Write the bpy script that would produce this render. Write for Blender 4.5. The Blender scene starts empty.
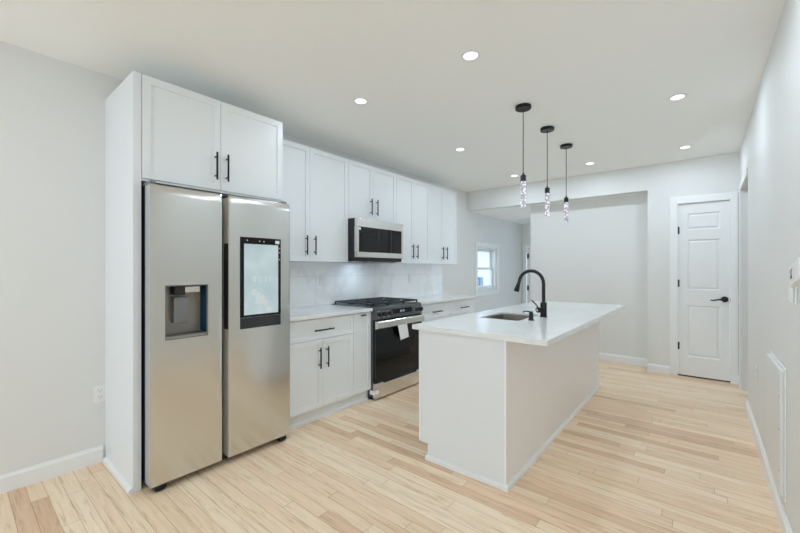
import bpy, bmesh, math, random
from mathutils import Vector, Matrix
SC = bpy.context.scene
COL = SC.collection
PI = math.pi
rnd = random.Random(4)

# ------------------------------------------------------------------ camera, world, exposure
cam_d = bpy.data.cameras.new('camera'); cam = bpy.data.objects.new('camera', cam_d); COL.objects.link(cam)
cam.location = (0, 0, 1.28); cam.rotation_euler = (PI/2, 0, math.radians(39.37))
cam_d.sensor_width = 36; cam_d.lens = 370.28/800*36; cam_d.shift_y = 2.62/800; cam_d.clip_start = .05
SC.camera = cam
SC.view_settings.view_transform = 'Standard'; SC.view_settings.look = 'None'
SC.view_settings.exposure = -0.50; SC.view_settings.gamma = 1; SC.view_settings.use_curve_mapping = False
W = bpy.data.worlds.new('sky'); SC.world = W; W.use_nodes = True
bg = W.node_tree.nodes['Background']; bg.inputs[0].default_value = (.74, .87, 1, 1); bg.inputs[1].default_value = 3.4
SC.cycles.max_bounces = 24; SC.cycles.diffuse_bounces = 20      # white room: let the light bounce
LAMP_W = 6.4
def portal(loc, rot, sx, sy):
    d = bpy.data.lights.new('daylight_portal', 'AREA'); d.shape = 'RECTANGLE'; d.size = sx; d.size_y = sy
    d.cycles.is_portal = True
    o = bpy.data.objects.new('daylight_portal', d); o.location = loc; o.rotation_euler = rot; COL.objects.link(o)
def daylight(name, loc, rot, sx, sy, w, col):
    d = bpy.data.lights.new(name, 'AREA'); d.shape = 'RECTANGLE'; d.size = sx; d.size_y = sy; d.energy = w; d.color = col
    o = bpy.data.objects.new(name, d); o.location = loc; o.rotation_euler = rot; COL.objects.link(o)
daylight('window_daylight', (-1.4, -3.98, 1.2), (PI/2, 0, 0), 2.7, 2.0, 38, (.80, .90, 1))
daylight('passage_fill_light', (-1.25, 8.0, 1.1), (-PI/2, 0, 0), 1.2, 1.8, 8.5, (.50, .72, 1))  # second lamp is an added fill, out of view, brightening the back passage
portal((-3.26, 6.35, 1.29), (0, -PI/2, 0), .8, .8)

# ------------------------------------------------------------------ dimensions
XW, XR, YF, ZC, YB = -3.107, .306, 5.57, 2.585, -4.0

# ------------------------------------------------------------------ materials
def principled(name, col, rough=.5, metal=0, spec=.5, coat=0):
    m = bpy.data.materials.new(name); m.use_nodes = True
    b = m.node_tree.nodes['Principled BSDF']
    b.inputs['Base Color'].default_value = (*col, 1); b.inputs['Roughness'].default_value = rough
    b.inputs['Metallic'].default_value = metal; b.inputs['Specular IOR Level'].default_value = spec
    b.inputs['Coat Weight'].default_value = coat
    return m
def nd(m, t, **kw):
    n = m.node_tree.nodes.new(t)
    for k, v in kw.items(): setattr(n, k, v)
    return n
def lk(m, a, b): m.node_tree.links.new(a, b)
def bsdf(m): return m.node_tree.nodes['Principled BSDF']
def mth(m, op, a, b=None):
    n = nd(m, 'ShaderNodeMath', operation=op)
    for i, v in enumerate((a, b)):
        if v is None: continue
        if isinstance(v, (int, float)): n.inputs[i].default_value = v
        else: lk(m, v, n.inputs[i])
    return n.outputs[0]
def noise(m, scale, stretch=(1, 1, 1), detail=3, rough=.5):
    tc = nd(m, 'ShaderNodeNewGeometry'); mp = nd(m, 'ShaderNodeMapping'); mp.inputs['Scale'].default_value = stretch
    n = nd(m, 'ShaderNodeTexNoise'); n.inputs['Scale'].default_value = scale; n.inputs['Detail'].default_value = detail
    n.inputs['Roughness'].default_value = rough
    lk(m, tc.outputs['Position'], mp.inputs[0]); lk(m, mp.outputs[0], n.inputs['Vector'])
    return n.outputs['Fac']
def ramp(m, fac, stops):
    r = nd(m, 'ShaderNodeValToRGB'); e = r.color_ramp.elements
    while len(e) > 1: e.remove(e[-1])
    e[0].position, e[0].color = stops[0][0], (*stops[0][1], 1)
    for p, c in stops[1:]:
        x = e.new(p); x.color = (*c, 1)
    lk(m, fac, r.inputs[0]); return r.outputs[0]
def bump(m, h, strength, dist=.001):
    b = nd(m, 'ShaderNodeBump'); b.inputs['Strength'].default_value = strength; b.inputs['Distance'].default_value = dist
    lk(m, h, b.inputs['Height']); lk(m, b.outputs[0], bsdf(m).inputs['Normal'])

M = {}
M['wall'] = principled('wall_paint', (.755, .765, .755), .62, spec=.3); bump(M['wall'], noise(M['wall'], 260), .12)
M['ceiling'] = principled('ceiling_paint', (.92, .925, .905), .8, spec=.2); bump(M['ceiling'], noise(M['ceiling'], 200), .1)
M['trim'] = principled('trim_paint', (.84, .86, .865), .38)
M['cab'] = principled('cabinet_lacquer', (.81, .85, .875), .34)
M['panel'] = principled('side_panel_white', (.79, .825, .855), .3)
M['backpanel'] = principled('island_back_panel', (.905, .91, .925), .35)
M['black'] = principled('matte_black_metal', (.007, .0075, .008), .36, .2)
M['dark'] = principled('dark_plastic', (.015, .016, .018), .5)
M['pull'] = principled('black_pull', (.010, .011, .013), .35, .5)
M['darksteel'] = principled('black_stainless', (.15, .158, .165), .34, .85)
M['navyside'] = principled('appliance_side_paint', (.018, .022, .03), .45, .2)
M['blackglass'] = principled('black_glass', (.004, .004, .005), .03, 0, .34)
M['plastic'] = principled('white_plastic', (.82, .83, .83), .35)
M['cover'] = principled('cover_paint', (.735, .745, .745), .4)
M['greyplastic'] = principled('grey_plastic', (.22, .23, .24), .45)
M['paper'] = principled('paper', (.85, .86, .88), .8)
M['iron'] = principled('cast_iron', (.035, .042, .052), .38, .3)
M['siding'] = principled('neighbour_siding', (.8, .82, .85), .7)
M['ground'] = principled('outside_ground', (.35, .36, .34), .9)
M['bluegrey'] = principled('blue_grey_metal', (.22, .30, .38), .5)
M['bluefilm'] = principled('blue_protective_film', (.001, .035, .075), .5, spec=.15)
M['gasket'] = principled('grey_gasket', (.30, .28, .25), .5)

def steel(name, col, rough, stretch):
    m = principled(name, col, rough, 1.0)
    n = noise(m, 60, stretch, 2)
    r = nd(m, 'ShaderNodeMapRange'); r.inputs['To Min'].default_value = rough - .015; r.inputs['To Max'].default_value = rough + .02
    lk(m, n, r.inputs[0]); lk(m, r.outputs[0], bsdf(m).inputs['Roughness'])
    return m
M['steel'] = steel('brushed_stainless', (.68, .68, .65), .21, (1, 1, 40))
M['steelh'] = steel('brushed_stainless_trim', (.74, .73, .69), .25, (1, .5, 40))
M['bezel'] = principled('dark_bezel', (.035, .038, .043), .25, .3)
M['recess'] = principled('taupe_recess_plastic', (.34, .325, .295), .35, .35)
M['strip'] = principled('taupe_gap_lightener', (.62, .58, .52), .5)  # paler than the steel door side, to lighten the dark door gap
M['chrome'] = principled('bright_edge_steel', (.74, .76, .80), .2, 1)
M['sinksteel'] = principled('sink_steel', (.50, .46, .40), .38, 1)

def floor_mat():
    m = principled('light_oak_strip_floor', (.7, .55, .4), .36, spec=.4)
    g = nd(m, 'ShaderNodeNewGeometry'); s = nd(m, 'ShaderNodeSeparateXYZ'); lk(m, g.outputs['Position'], s.inputs[0])
    x, y = s.outputs[0], s.outputs[1]
    v = mth(m, 'DIVIDE', y, .071); row = mth(m, 'FLOOR', v); fv = mth(m, 'FRACT', v)
    wn = nd(m, 'ShaderNodeTexWhiteNoise', noise_dimensions='1D'); lk(m, row, wn.inputs['W'])
    L = mth(m, 'ADD', mth(m, 'MULTIPLY', wn.outputs['Value'], .8), .75)
    wn2 = nd(m, 'ShaderNodeTexWhiteNoise', noise_dimensions='1D'); lk(m, mth(m, 'ADD', row, 31.7), wn2.inputs['W'])
    u = mth(m, 'DIVIDE', mth(m, 'ADD', x, mth(m, 'MULTIPLY', wn2.outputs['Value'], 3)), L)
    idx = mth(m, 'FLOOR', u); fu = mth(m, 'FRACT', u)
    cv = nd(m, 'ShaderNodeCombineXYZ'); lk(m, row, cv.inputs[0]); lk(m, idx, cv.inputs[1])
    wp = nd(m, 'ShaderNodeTexWhiteNoise', noise_dimensions='3D'); lk(m, cv.outputs[0], wp.inputs['Vector'])
    base = ramp(m, wp.outputs['Value'], [(0, (.72, .50, .325)), (.14, (.86, .645, .46)), (.4, (.90, .73, .53)), (.7, (.93, .78, .595)), (.88, (.88, .67, .485)), (1, (.84, .70, .50))])
    # grain stretched along the board, shifted per board
    off = nd(m, 'ShaderNodeCombineXYZ'); lk(m, mth(m, 'MULTIPLY', wp.outputs['Value'], 40), off.inputs[2])
    lk(m, mth(m, 'MULTIPLY', x, 1.6), off.inputs[0]); lk(m, mth(m, 'MULTIPLY', y, 26), off.inputs[1])
    gn = nd(m, 'ShaderNodeTexNoise'); gn.inputs['Scale'].default_value = 2.2; gn.inputs['Detail'].default_value = 6; gn.inputs['Roughness'].default_value = .62
    gn.inputs['Distortion'].default_value = .9
    lk(m, off.outputs[0], gn.inputs['Vector'])
    gr = ramp(m, gn.outputs['Fac'], [(.30, (.62, .52, .43)), (.45, (.92, .88, .83)), (.6, (1, 1, 1)), (.75, (.94, .92, .89))])
    mx = nd(m, 'ShaderNodeMix', data_type='RGBA', blend_type='MULTIPLY'); mx.inputs[0].default_value = .8
    lk(m, base, mx.inputs[6]); lk(m, gr, mx.inputs[7])
    # open joints between boards
    e1 = mth(m, 'LESS_THAN', fv, .03); e2 = mth(m, 'LESS_THAN', mth(m, 'MULTIPLY', fu, L), .0022)
    e = mth(m, 'MAXIMUM', e1, e2)
    dk = nd(m, 'ShaderNodeMix', data_type='RGBA', blend_type='MULTIPLY'); lk(m, mth(m, 'MULTIPLY', e, .8), dk.inputs[0])
    lk(m, mx.outputs[2], dk.inputs[6]); dk.inputs[7].default_value = (.42, .32, .24, 1)
    lk(m, dk.outputs[2], bsdf(m).inputs['Base Color'])
    rr = nd(m, 'ShaderNodeMapRange'); rr.inputs['To Min'].default_value = .30; rr.inputs['To Max'].default_value = .44
    lk(m, gn.outputs['Fac'], rr.inputs[0]); lk(m, rr.outputs[0], bsdf(m).inputs['Roughness'])
    bump(m, mth(m, 'SUBTRACT', 1, e), .35, .0008)
    return m
M['floor'] = floor_mat()

def quartz(name, col, vein, rough):
    m = principled(name, col, rough, 0, .5)
    n = noise(m, 1.7, (1, 1, 1), 5, .6)
    d = mth(m, 'ABSOLUTE', mth(m, 'SUBTRACT', n, .5))
    c = ramp(m, d, [(0, vein), (.02, tuple((a+b)/2 for a, b in zip(col, vein))), (.055, col), (1, col)])
    lk(m, c, bsdf(m).inputs['Base Color']); return m
M['quartz'] = quartz('white_quartz', (.82, .845, .85), (.76, .78, .785), .13)
M['edge'] = M['quartz']
def backsplash_mat():
    m = quartz('marble_look_tile', (.92, .935, .94), (.84, .855, .86), .16)
    src = bsdf(m).inputs['Base Color'].links[0].from_socket
    g = nd(m, 'ShaderNodeNewGeometry'); s = nd(m, 'ShaderNodeSeparateXYZ'); lk(m, g.outputs['Position'], s.inputs[0])
    fz = mth(m, 'FRACT', mth(m, 'DIVIDE', mth(m, 'SUBTRACT', s.outputs[2], .905), .30))
    rw = mth(m, 'FLOOR', mth(m, 'DIVIDE', mth(m, 'SUBTRACT', s.outputs[2], .905), .30))
    fy = mth(m, 'FRACT', mth(m, 'ADD', mth(m, 'DIVIDE', s.outputs[1], .60), mth(m, 'MULTIPLY', rw, .5)))
    e = mth(m, 'MAXIMUM', mth(m, 'LESS_THAN', fz, .007), mth(m, 'LESS_THAN', fy, .0035))
    mx = nd(m, 'ShaderNodeMix', data_type='RGBA'); lk(m, e, mx.inputs[0]); lk(m, src, mx.inputs[6]); mx.inputs[7].default_value = (.62, .64, .64, 1)
    lk(m, mx.outputs[2], bsdf(m).inputs['Base Color']); return m
M['tile'] = backsplash_mat()

def emis(name, col, st):
    m = bpy.data.materials.new(name); m.use_nodes = True; nt = m.node_tree; nt.nodes.clear()
    e = nt.nodes.new('ShaderNodeEmission'); o = nt.nodes.new('ShaderNodeOutputMaterial')
    e.inputs[0].default_value = (*col, 1); e.inputs[1].default_value = st; nt.links.new(e.outputs[0], o.inputs[0]); return m
M['lens'] = emis('downlight_lens', (1, .98, .96), 5)
M['clock'] = emis('range_clock', (.55, .78, 1), .8)
M['icon'] = emis('screen_icon', (.8, .9, .95), .7)
def bubble_mat():
    m = principled('bubble_glass_rod', (.42, .41, .45), .12, 0, .6)
    g = nd(m, 'ShaderNodeNewGeometry'); v = nd(m, 'ShaderNodeTexVoronoi'); v.inputs['Scale'].default_value = 48
    lk(m, g.outputs['Position'], v.inputs['Vector'])
    c = ramp(m, v.outputs['Distance'], [(.10, (1.3, 1.25, 1.35)), (.30, (.85, .8, .9)), (.42, (.22, .2, .25)), (.6, (.10, .09, .12))])
    lk(m, c, bsdf(m).inputs['Emission Color']); bsdf(m).inputs['Emission Strength'].default_value = 1.45
    bump(m, v.outputs['Distance'], .5, .004)
    return m
M['bubble'] = bubble_mat()
def screen_mat():
    m = principled('lit_fridge_screen', (.01, .01, .012), .08)
    g = nd(m, 'ShaderNodeNewGeometry'); s = nd(m, 'ShaderNodeSeparateXYZ'); lk(m, g.outputs['Position'], s.inputs[0])
    n = noise(m, 6, (1, 1, 1), 3)
    c1 = ramp(m, n, [(.3, (.56, .72, .76)), (.55, (.66, .81, .84)), (.75, (.76, .90, .91))])
    lk(m, c1, bsdf(m).inputs['Emission Color']); bsdf(m).inputs['Emission Strength'].default_value = 1.0
    return m
M['screen'] = screen_mat()
M['petal'] = emis('screen_flower', (.80, .91, .89), 1.0)
M['digit'] = emis('screen_digit', (.86, 1, 1), .98)
def glass_mat():
    m = bpy.data.materials.new('window_glass'); m.use_nodes = True; nt = m.node_tree; nt.nodes.clear()
    t = nt.nodes.new('ShaderNodeBsdfTransparent'); gl = nt.nodes.new('ShaderNodeBsdfGlossy'); gl.inputs['Roughness'].default_value = .02
    mx = nt.nodes.new('ShaderNodeMixShader'); o = nt.nodes.new('ShaderNodeOutputMaterial')
    t.inputs[0].default_value = (.95, .975, 1, 1); mx.inputs[0].default_value = .05
    nt.links.new(t.outputs[0], mx.inputs[1]); nt.links.new(gl.outputs[0], mx.inputs[2]); nt.links.new(mx.outputs[0], o.inputs[0])
    return m
M['glass'] = glass_mat()

# ------------------------------------------------------------------ mesh builder
class MB:
    def __init__(s): s.bm = bmesh.new()
    def box(s, x0, x1, y0, y1, z0, z1, bev=0, seg=2):
        b = bmesh.new(); bmesh.ops.create_cube(b, size=1)
        for v in b.verts: v.co = Vector(((x0+x1)/2+v.co.x*(x1-x0), (y0+y1)/2+v.co.y*(y1-y0), (z0+z1)/2+v.co.z*(z1-z0)))
        if bev: bmesh.ops.bevel(b, geom=b.edges[:], offset=bev, segments=seg, profile=.5, affect='EDGES')
        s._add(b); return s
    def _add(s, b):
        me = bpy.data.meshes.new('tmp'); b.to_mesh(me); b.free(); s.bm.from_mesh(me); bpy.data.meshes.remove(me)
    def cyl(s, p0, p1, r, r2=None, n=24):
        p0, p1 = Vector(p0), Vector(p1); d = p1-p0
        b = bmesh.new(); bmesh.ops.create_cone(b, cap_ends=True, segments=n, radius1=r, radius2=r if r2 is None else r2, depth=d.length)
        q = d.to_track_quat('Z', 'Y').to_matrix().to_4x4()
        bmesh.ops.transform(b, matrix=Matrix.Translation((p0+p1)/2) @ q, verts=b.verts)
        for f in b.faces: f.smooth = len(f.verts) == 4
        for e in b.edges:
            if any(not f.smooth for f in e.link_faces): e.smooth = False
        s._add(b); return s
    def tube(s, pts, rad, n=12):
        pts = [Vector(p) for p in pts]; rr = rad if isinstance(rad, (list, tuple)) else [rad]*len(pts)
        b = bmesh.new(); rings = []; up = None
        for i, p in enumerate(pts):
            t = (pts[min(i+1, len(pts)-1)]-pts[max(i-1, 0)]).normalized()
            if up is None: up = t.orthogonal().normalized()
            up = (up - t*up.dot(t)).normalized(); w = t.cross(up)
            rings.append([b.verts.new(p+(up*math.cos(a)+w*math.sin(a))*rr[i]) for a in [2*PI*k/n for k in range(n)]])
        for A, B in zip(rings, rings[1:]):
            for k in range(n):
                f = b.faces.new((A[k], A[(k+1) % n], B[(k+1) % n], B[k])); f.smooth = True
        c0 = b.faces.new(rings[0][::-1]); c1 = b.faces.new(rings[-1])
        for c in (c0, c1):
            for e in c.edges: e.smooth = False
        bmesh.ops.recalc_face_normals(b, faces=b.faces); s._add(b); return s
    def lathe(s, prof, c, n=32):   # profile [(r, z)] about a vertical axis through c
        b = bmesh.new(); rings = []
        for r, z in prof:
            rings.append([b.verts.new((c[0]+max(r, 1e-4)*math.cos(2*PI*k/n), c[1]+max(r, 1e-4)*math.sin(2*PI*k/n), c[2]+z)) for k in range(n)])
        for A, B in zip(rings, rings[1:]):
            for k in range(n):
                f = b.faces.new((A[k], A[(k+1) % n], B[(k+1) % n], B[k])); f.smooth = True
        for i in range(1, len(prof)-1):
            a = Vector((prof[i][0]-prof[i-1][0], prof[i][1]-prof[i-1][1])); c_ = Vector((prof[i+1][0]-prof[i][0], prof[i+1][1]-prof[i][1]))
            if a.length and c_.length and a.angle(c_) > .6:
                for k in range(n):
                    e = b.edges.get((rings[i][k], rings[i][(k+1) % n]))
                    if e: e.smooth = False
        bmesh.ops.remove_doubles(b, verts=b.verts, dist=3e-4)
        bmesh.ops.recalc_face_normals(b, faces=b.faces); s._add(b); return s
    def prism(s, poly, axis, a, b_):   # polygon in the two other axes (in xyz order), extruded from a to b_
        b = bmesh.new()
        def mk(p, t): return {'x': (t, p[0], p[1]), 'y': (p[0], t, p[1]), 'z': (p[0], p[1], t)}[axis]
        A = [b.verts.new(mk(p, a)) for p in poly]; B = [b.verts.new(mk(p, b_)) for p in poly]
        b.faces.new(A); b.faces.new(B[::-1])
        for i in range(len(poly)): b.faces.new((A[i], B[i], B[(i+1) % len(poly)], A[(i+1) % len(poly)]))
        bmesh.ops.recalc_face_normals(b, faces=b.faces); s._add(b); return s
    def shaker(s, x, y0, y1, z0, z1, th=.02, rail=.062, dep=.007, sgn=1):   # door slab whose front faces +x (sgn 1) or -x
        b = bmesh.new(); bmesh.ops.create_cube(b, size=1)
        x0, x1 = (x-th, x) if sgn > 0 else (x, x+th)
        for v in b.verts: v.co = Vector(((x0+x1)/2+v.co.x*(x1-x0), (y0+y1)/2+v.co.y*(y1-y0), (z0+z1)/2+v.co.z*(z1-z0)))
        b.faces.ensure_lookup_table()
        f = [f for f in b.faces if f.normal.x*sgn > .9][0]
        bmesh.ops.inset_region(b, faces=[f], thickness=.0012, depth=.0)
        bmesh.ops.inset_region(b, faces=[f], thickness=rail, depth=0)
        bmesh.ops.inset_region(b, faces=[f], thickness=.0015, depth=-dep)
        s._add(b); return s
    def build(s, name, mat, parent=None):
        me = bpy.data.meshes.new(name); o = bpy.data.objects.new(name, me); COL.objects.link(o)
        if parent is not None:
            org = parent.get('_o'); org = Vector(org) if org is not None else Vector((0, 0, 0))
            bmesh.ops.translate(s.bm, vec=-org, verts=s.bm.verts); o.parent = parent; o['_o'] = tuple(org)
        else: o['_o'] = (0, 0, 0)
        s.bm.to_mesh(me); s.bm.free()
        for m in (mat if isinstance(mat, (list, tuple)) else [mat]): me.materials.append(m)
        return o
def tag(o, label, cat, group=None, kind=None):
    o['label'] = label; o['category'] = cat
    if group: o['group'] = group
    if kind: o['kind'] = kind
    return o
def thing(name, label, cat, loc, group=None, kind=None):
    o = bpy.data.objects.new(name, None); COL.objects.link(o); o.location = loc; o['_o'] = tuple(loc); o.empty_display_size = .1
    return tag(o, label, cat, group, kind)
def copy_tree(o, parent=None):
    c = o.copy(); COL.objects.link(c)
    if parent is not None: c.parent = parent
    for ch in list(o.children): copy_tree(ch, c)
    return c
def struct(name, mb, mat, label, cat):
    return tag(mb.build(name, mat), label, cat, kind='structure')
B = lambda *a, **k: MB().box(*a, **k)

# ------------------------------------------------------------------ room shell
fl = MB().box(XW-.15, .43, YB-.15, 5.72, -.12, 0).box(-2.106, .43, 5.72, 5.90, -.12, 0).box(.43, 1.9, 4.0, 6.2, -.12, 0)
struct('floor', fl, M['floor'], 'light natural oak strip floor running across the kitchen', 'floor')
struct('floor_passage', MB().box(XW-.15, -2.107, 5.722, 8.3, -.31, -.19).box(-2.107, -.2, 5.902, 8.3, -.31, -.19), M['floor'], 'oak floor of the back passage beyond the ceiling beam', 'floor')
struct('ceiling', MB().box(XW-.15, XR+.12, YB-.15, YF+.15, ZC, ZC+.12).box(XR+.12, 1.9, 4.0, 6.2, ZC, ZC+.12), M['ceiling'], 'smooth off-white kitchen ceiling with recessed lights', 'ceiling')
struct('ceiling_passage', B(XW-.15, -.2, YF+.151, 8.2, 2.27, 2.36), M['ceiling'], 'lower pale ceiling of the back passage beyond the beam', 'ceiling')
WY0, WY1, WZ0, WZ1 = 5.937, 6.76, .90, 1.68
wl = MB().box(XW-.16, XW, YB-.15, WY0, -.32, ZC).box(XW-.16, XW, WY1, 8.2, -.32, ZC).box(XW-.16, XW, WY0, WY1, -.32, WZ0).box(XW-.16, XW, WY0, WY1, WZ1, ZC)
struct('wall_left', wl, M['wall'], 'long white wall behind the fridge and the cabinets', 'wall')
OY0, OY1, OZ = 4.55, 5.32, 2.12
wr = MB().box(XR, XR+.12, YB-.15, OY0, 0, ZC).box(XR, XR+.12, OY1, YF, 0, ZC).box(XR, XR+.12, OY0, OY1, OZ, ZC)
struct('wall_right', wr, M['wall'], 'white wall along the right side with a doorway near its far end', 'wall')
DX0, DX1, DZ = -.238, .226, 2.056
JX = -.545
wf = (MB().box(JX, DX0-.004, YF, YF+.15, 0, ZC).box(DX1+.004, XR+.12, YF, YF+.15, 0, ZC).box(DX0-.004, DX1+.004, YF, YF+.15, DZ+.004, ZC)
      .box(XW, JX, YF, YF+.15, 2.27, ZC).box(JX, JX+.12, YF+.15, 5.80, 0, 2.27))
struct('wall_far', wf, M['wall'], 'white end wall holding the narrow panel door and the beam over the opening', 'wall')
struct('wall_recess', MB().box(-2.106, -.42, 5.80, 5.90, -.19, 2.27).box(-.42, -.3, 5.80, 8.05, -.19, 2.27), M['wall'], 'white recessed wall behind the island under the beam', 'wall')
struct('wall_passage_end', MB().box(XW, -3.055, 8.05, 8.15, -.2, 2.27).box(-3.055, -2.3, 8.05, 8.15, 1.80, 2.27).box(-2.3, -1.85, 8.05, 8.15, -.2, 2.27).box(-.65, -.3, 8.05, 8.15, -.2, 2.27).box(-1.85, -.65, 8.05, 8.15, 2.05, 2.27), M['wall'], 'white wall at the far end of the back passage', 'wall')
wb = MB().box(XW-.15, -2.85, YB-.15, YB, 0, ZC).box(.05, XR+.12, YB-.15, YB, 0, ZC).box(-2.85, .05, YB-.15, YB, 2.25, ZC).box(-2.85, .05, YB-.15, YB, 0, .15)
struct('wall_back', wb, M['wall'], 'white wall behind the camera with a wide window', 'wall')
struct('wall_side_room', MB().box(1.8, 1.9, 4.0, 6.2, 0, ZC).box(XR+.121, 1.8, 4.0, 4.1, 0, ZC).box(XR+.121, 1.8, 6.1, 6.2, 0, ZC).box(XR+.121, XR+.2, 5.75, 6.1, 0, ZC), M['wall'], 'white walls of the room beyond the right-hand doorway', 'wall')

def base_profile(mb, axis, fixed, sgn, a, b, h=.105, t=.015):
    # a baseboard with an eased top; runs along `axis`, its back on plane `fixed`, projecting along sgn
    if axis == 'y': poly = [(fixed, 0), (fixed+sgn*t, 0), (fixed+sgn*t, h-.02), (fixed+sgn*t*.45, h-.006), (fixed+sgn*t*.4, h), (fixed, h)]
    else: poly = [(fixed, 0), (fixed+sgn*t, 0), (fixed+sgn*t, h-.02), (fixed+sgn*t*.45, h-.006), (fixed+sgn*t*.4, h), (fixed, h)]
    if axis == 'y': mb.prism(poly, 'y', a, b)
    else: mb.prism([(p[0], p[1]) for p in poly], 'x', a, b)
    return mb
struct('baseboard_left', base_profile(MB(), 'y', XW, 1, YB, .652), M['trim'], 'white baseboard along the left wall up to the fridge panel', 'baseboard')
struct('baseboard_right', base_profile(base_profile(MB(), 'y', XR, -1, YB, 4.555), 'y', XR, -1, 5.33, YF-.001), M['trim'], 'white baseboard along the right wall', 'baseboard')
struct('baseboard_far', base_profile(MB(), 'x', YF, -1, JX-.002, -.322, h=.10), M['trim'], 'short white baseboard between the opening and the door casing', 'baseboard')
struct('baseboard_recess', base_profile(MB(), 'x', 5.80, -1, -2.106, JX-.002, h=.11), M['trim'], 'white baseboard under the recessed wall behind the island', 'baseboard')
# casing round the narrow door
def casing(mb, x0, x1, top, y, w=.078, t=.018, z0=0):
    mb.box(x0-w, x0, y-t, y, z0, top+w, .003).box(x1, x1+w, y-t, y, z0, top+w, .003).box(x0, x1, y-t, y, top, top+w, .003); return mb
tc = MB().box(DX0-.082, DX0-.004, YF-.018, YF-.0005, 0, DZ+.085, .003).box(DX1+.004, DX1+.066, YF-.018, YF-.0005, 0, DZ+.085, .003).box(DX0-.004, DX1+.004, YF-.018, YF-.0005, DZ+.006, DZ+.085, .003)
struct('trim_1', tc, M['trim'], 'flat white casing framing the narrow panel door', 'trim')
struct('trim_2', MB().box(XR-.012, XR-.0005, OY1+.0, OY1+.07, .106, OZ+.07, .003).box(XR-.012, XR-.0005, OY0, OY1, OZ, OZ+.07, .003), M['trim'], 'white casing of the doorway in the right wall', 'trim')

# door_1: narrow three-panel door in the far wall
def panel_door(mb, x0, x1, y, z0, z1, panels, th=.035):
    # y is the front plane (facing -y)
    b = bmesh.new()
    xs = [x0, panels[0][0], panels[0][1], x1]
    zs = [z0]
    for p in panels: zs += [p[2], p[3]]
    zs.append(z1)
    vs = [[b.verts.new((x, y, z)) for z in zs] for x in xs]
    inner = []
    for i in range(3):
        for j in range(len(zs)-1):
            f = b.faces.new((vs[i][j], vs[i+1][j], vs[i+1][j+1], vs[i][j+1]))
            if i == 1 and j % 2 == 1: inner.append(f)
    bmesh.ops.recalc_face_normals(b, faces=b.faces)
    if b.faces[:][0].normal.y > 0: bmesh.ops.reverse_faces(b, faces=b.faces)
    for f in inner:
        bmesh.ops.inset_region(b, faces=[f], thickness=.016, depth=-.010)
        bmesh.ops.inset_region(b, faces=[f], thickness=.012, depth=0)
        bmesh.ops.inset_region(b, faces=[f], thickness=.018, depth=.007)
    be = [e for e in b.edges if len(e.link_faces) == 1]
    r = bmesh.ops.extrude_edge_only(b, edges=be)
    for v in [g for g in r['geom'] if isinstance(g, bmesh.types.BMVert)]: v.co.y = y+th
    mb._add(b); mb.box(x0+.001, x1-.001, y+th-.002, y+th, z0+.001, z1-.001); return mb
PX0, PX1 = -.150, .146
d1 = panel_door(MB(), DX0, DX1, YF+.012, .016, DZ, [(PX0, PX1, .24, .85), (PX0, PX1, 1.035, 1.63), (PX0, PX1, 1.745, 1.94)]).build('door_1', M['trim'])
tag(d1, 'narrow white three-panel door with a black lever in the far wall', 'door', kind='structure')
for z in (1.745, 1.11, .36):
    MB().cyl((DX0-.002, YF+.003, z-.045), (DX0-.002, YF+.003, z+.045), .0065, n=12).box(DX0, DX0+.012, YF+.0095, YF+.0118, z-.042, z+.042).build('hinge', M['black'], d1)['label'] = 'small black hinge on the left edge'
hx, hz = .183, .937
MB().cyl((hx, YF+.0118, hz), (hx, YF-.004, hz), .034, .031, n=28).cyl((hx, YF-.004, hz), (hx, YF-.05, hz), .011, n=16).tube([(hx+.008, YF-.05, hz), (hx-.02, YF-.053, hz+.002), (hx-.06, YF-.052, hz-.004), (hx-.10, YF-.048, hz-.014), (hx-.125, YF-.044, hz-.012)], [.012, .011, .009, .008, .006]).build('lever_handle', M['black'], d1)['label'] = 'black curved lever handle'
MB().box(DX1+.003, DX1+.006, YF-.0175+.0, YF-.001, hz-.03, hz+.03).build('strike_plate', M['gasket'], d1)
struct('door_gap_shade', B(DX0-.004, DX1+.004, YF+.02, YF+.14, .0005, .014), M['dark'], 'dark strip standing in for the shade in the gap beneath the narrow panel door', 'threshold')  # dark solid in place of the shade under the door

# door_2: door at the end of the passage
d2 = panel_door(MB(), -3.0, -2.33, 8.045, -.17, 1.75, [(-2.9, -2.43, .0, .6), (-2.9, -2.43, .75, 1.6)]).build('door_2', M['bluegrey' if 0 else 'trim'])
tag(d2, 'pale door just showing at the far end of the back passage', 'door', kind='structure')
for z in (1.565, .868): MB().cyl((-2.985, 8.034, z-.05), (-2.985, 8.034, z+.05), .009, n=10).box(-2.985, -2.955, 8.03, 8.043, z-.05, z+.05).build('hinge', M['black'], d2)
struct('trim_3', MB().box(-3.075, -3.006, 8.025, 8.044, -.19, 1.83, .003).box(-3.006, -2.3, 8.025, 8.044, 1.756, 1.83, .003), M['trim'], 'white casing of the door in the back passage', 'trim')

# window_1 in the left wall of the passage
w1 = thing('window_1', 'small white double-hung window in the left wall beyond the cabinets', 'window', (XW, (WY0+WY1)/2, WZ0), kind='structure')
ys, ye = WY0, WY1
fr = MB().box(XW-.15, XW-.02, ys, ys+.03, WZ0, WZ1).box(XW-.15, XW-.02, ye-.03, ye, WZ0, WZ1).box(XW-.15, XW-.02, ys+.03, ye-.03, WZ1-.03, WZ1).box(XW-.15, XW-.02, ys+.03, ye-.03, WZ0, WZ0+.03)
fr.build('window_frame', M['trim'], w1)
cs = MB().box(XW+.0005, XW+.016, ys-.075, ys, WZ0-.02, WZ1+.075, .003).box(XW+.0005, XW+.016, ye, ye+.075, WZ0-.02, WZ1+.075, .003).box(XW+.0005, XW+.016, ys, ye, WZ1, WZ1+.075, .003).box(XW+.0005, XW+.014, ys-.075, ye+.075, WZ0-.10, WZ0-.021, .003)
cs.build('casing', M['trim'], w1)
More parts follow.
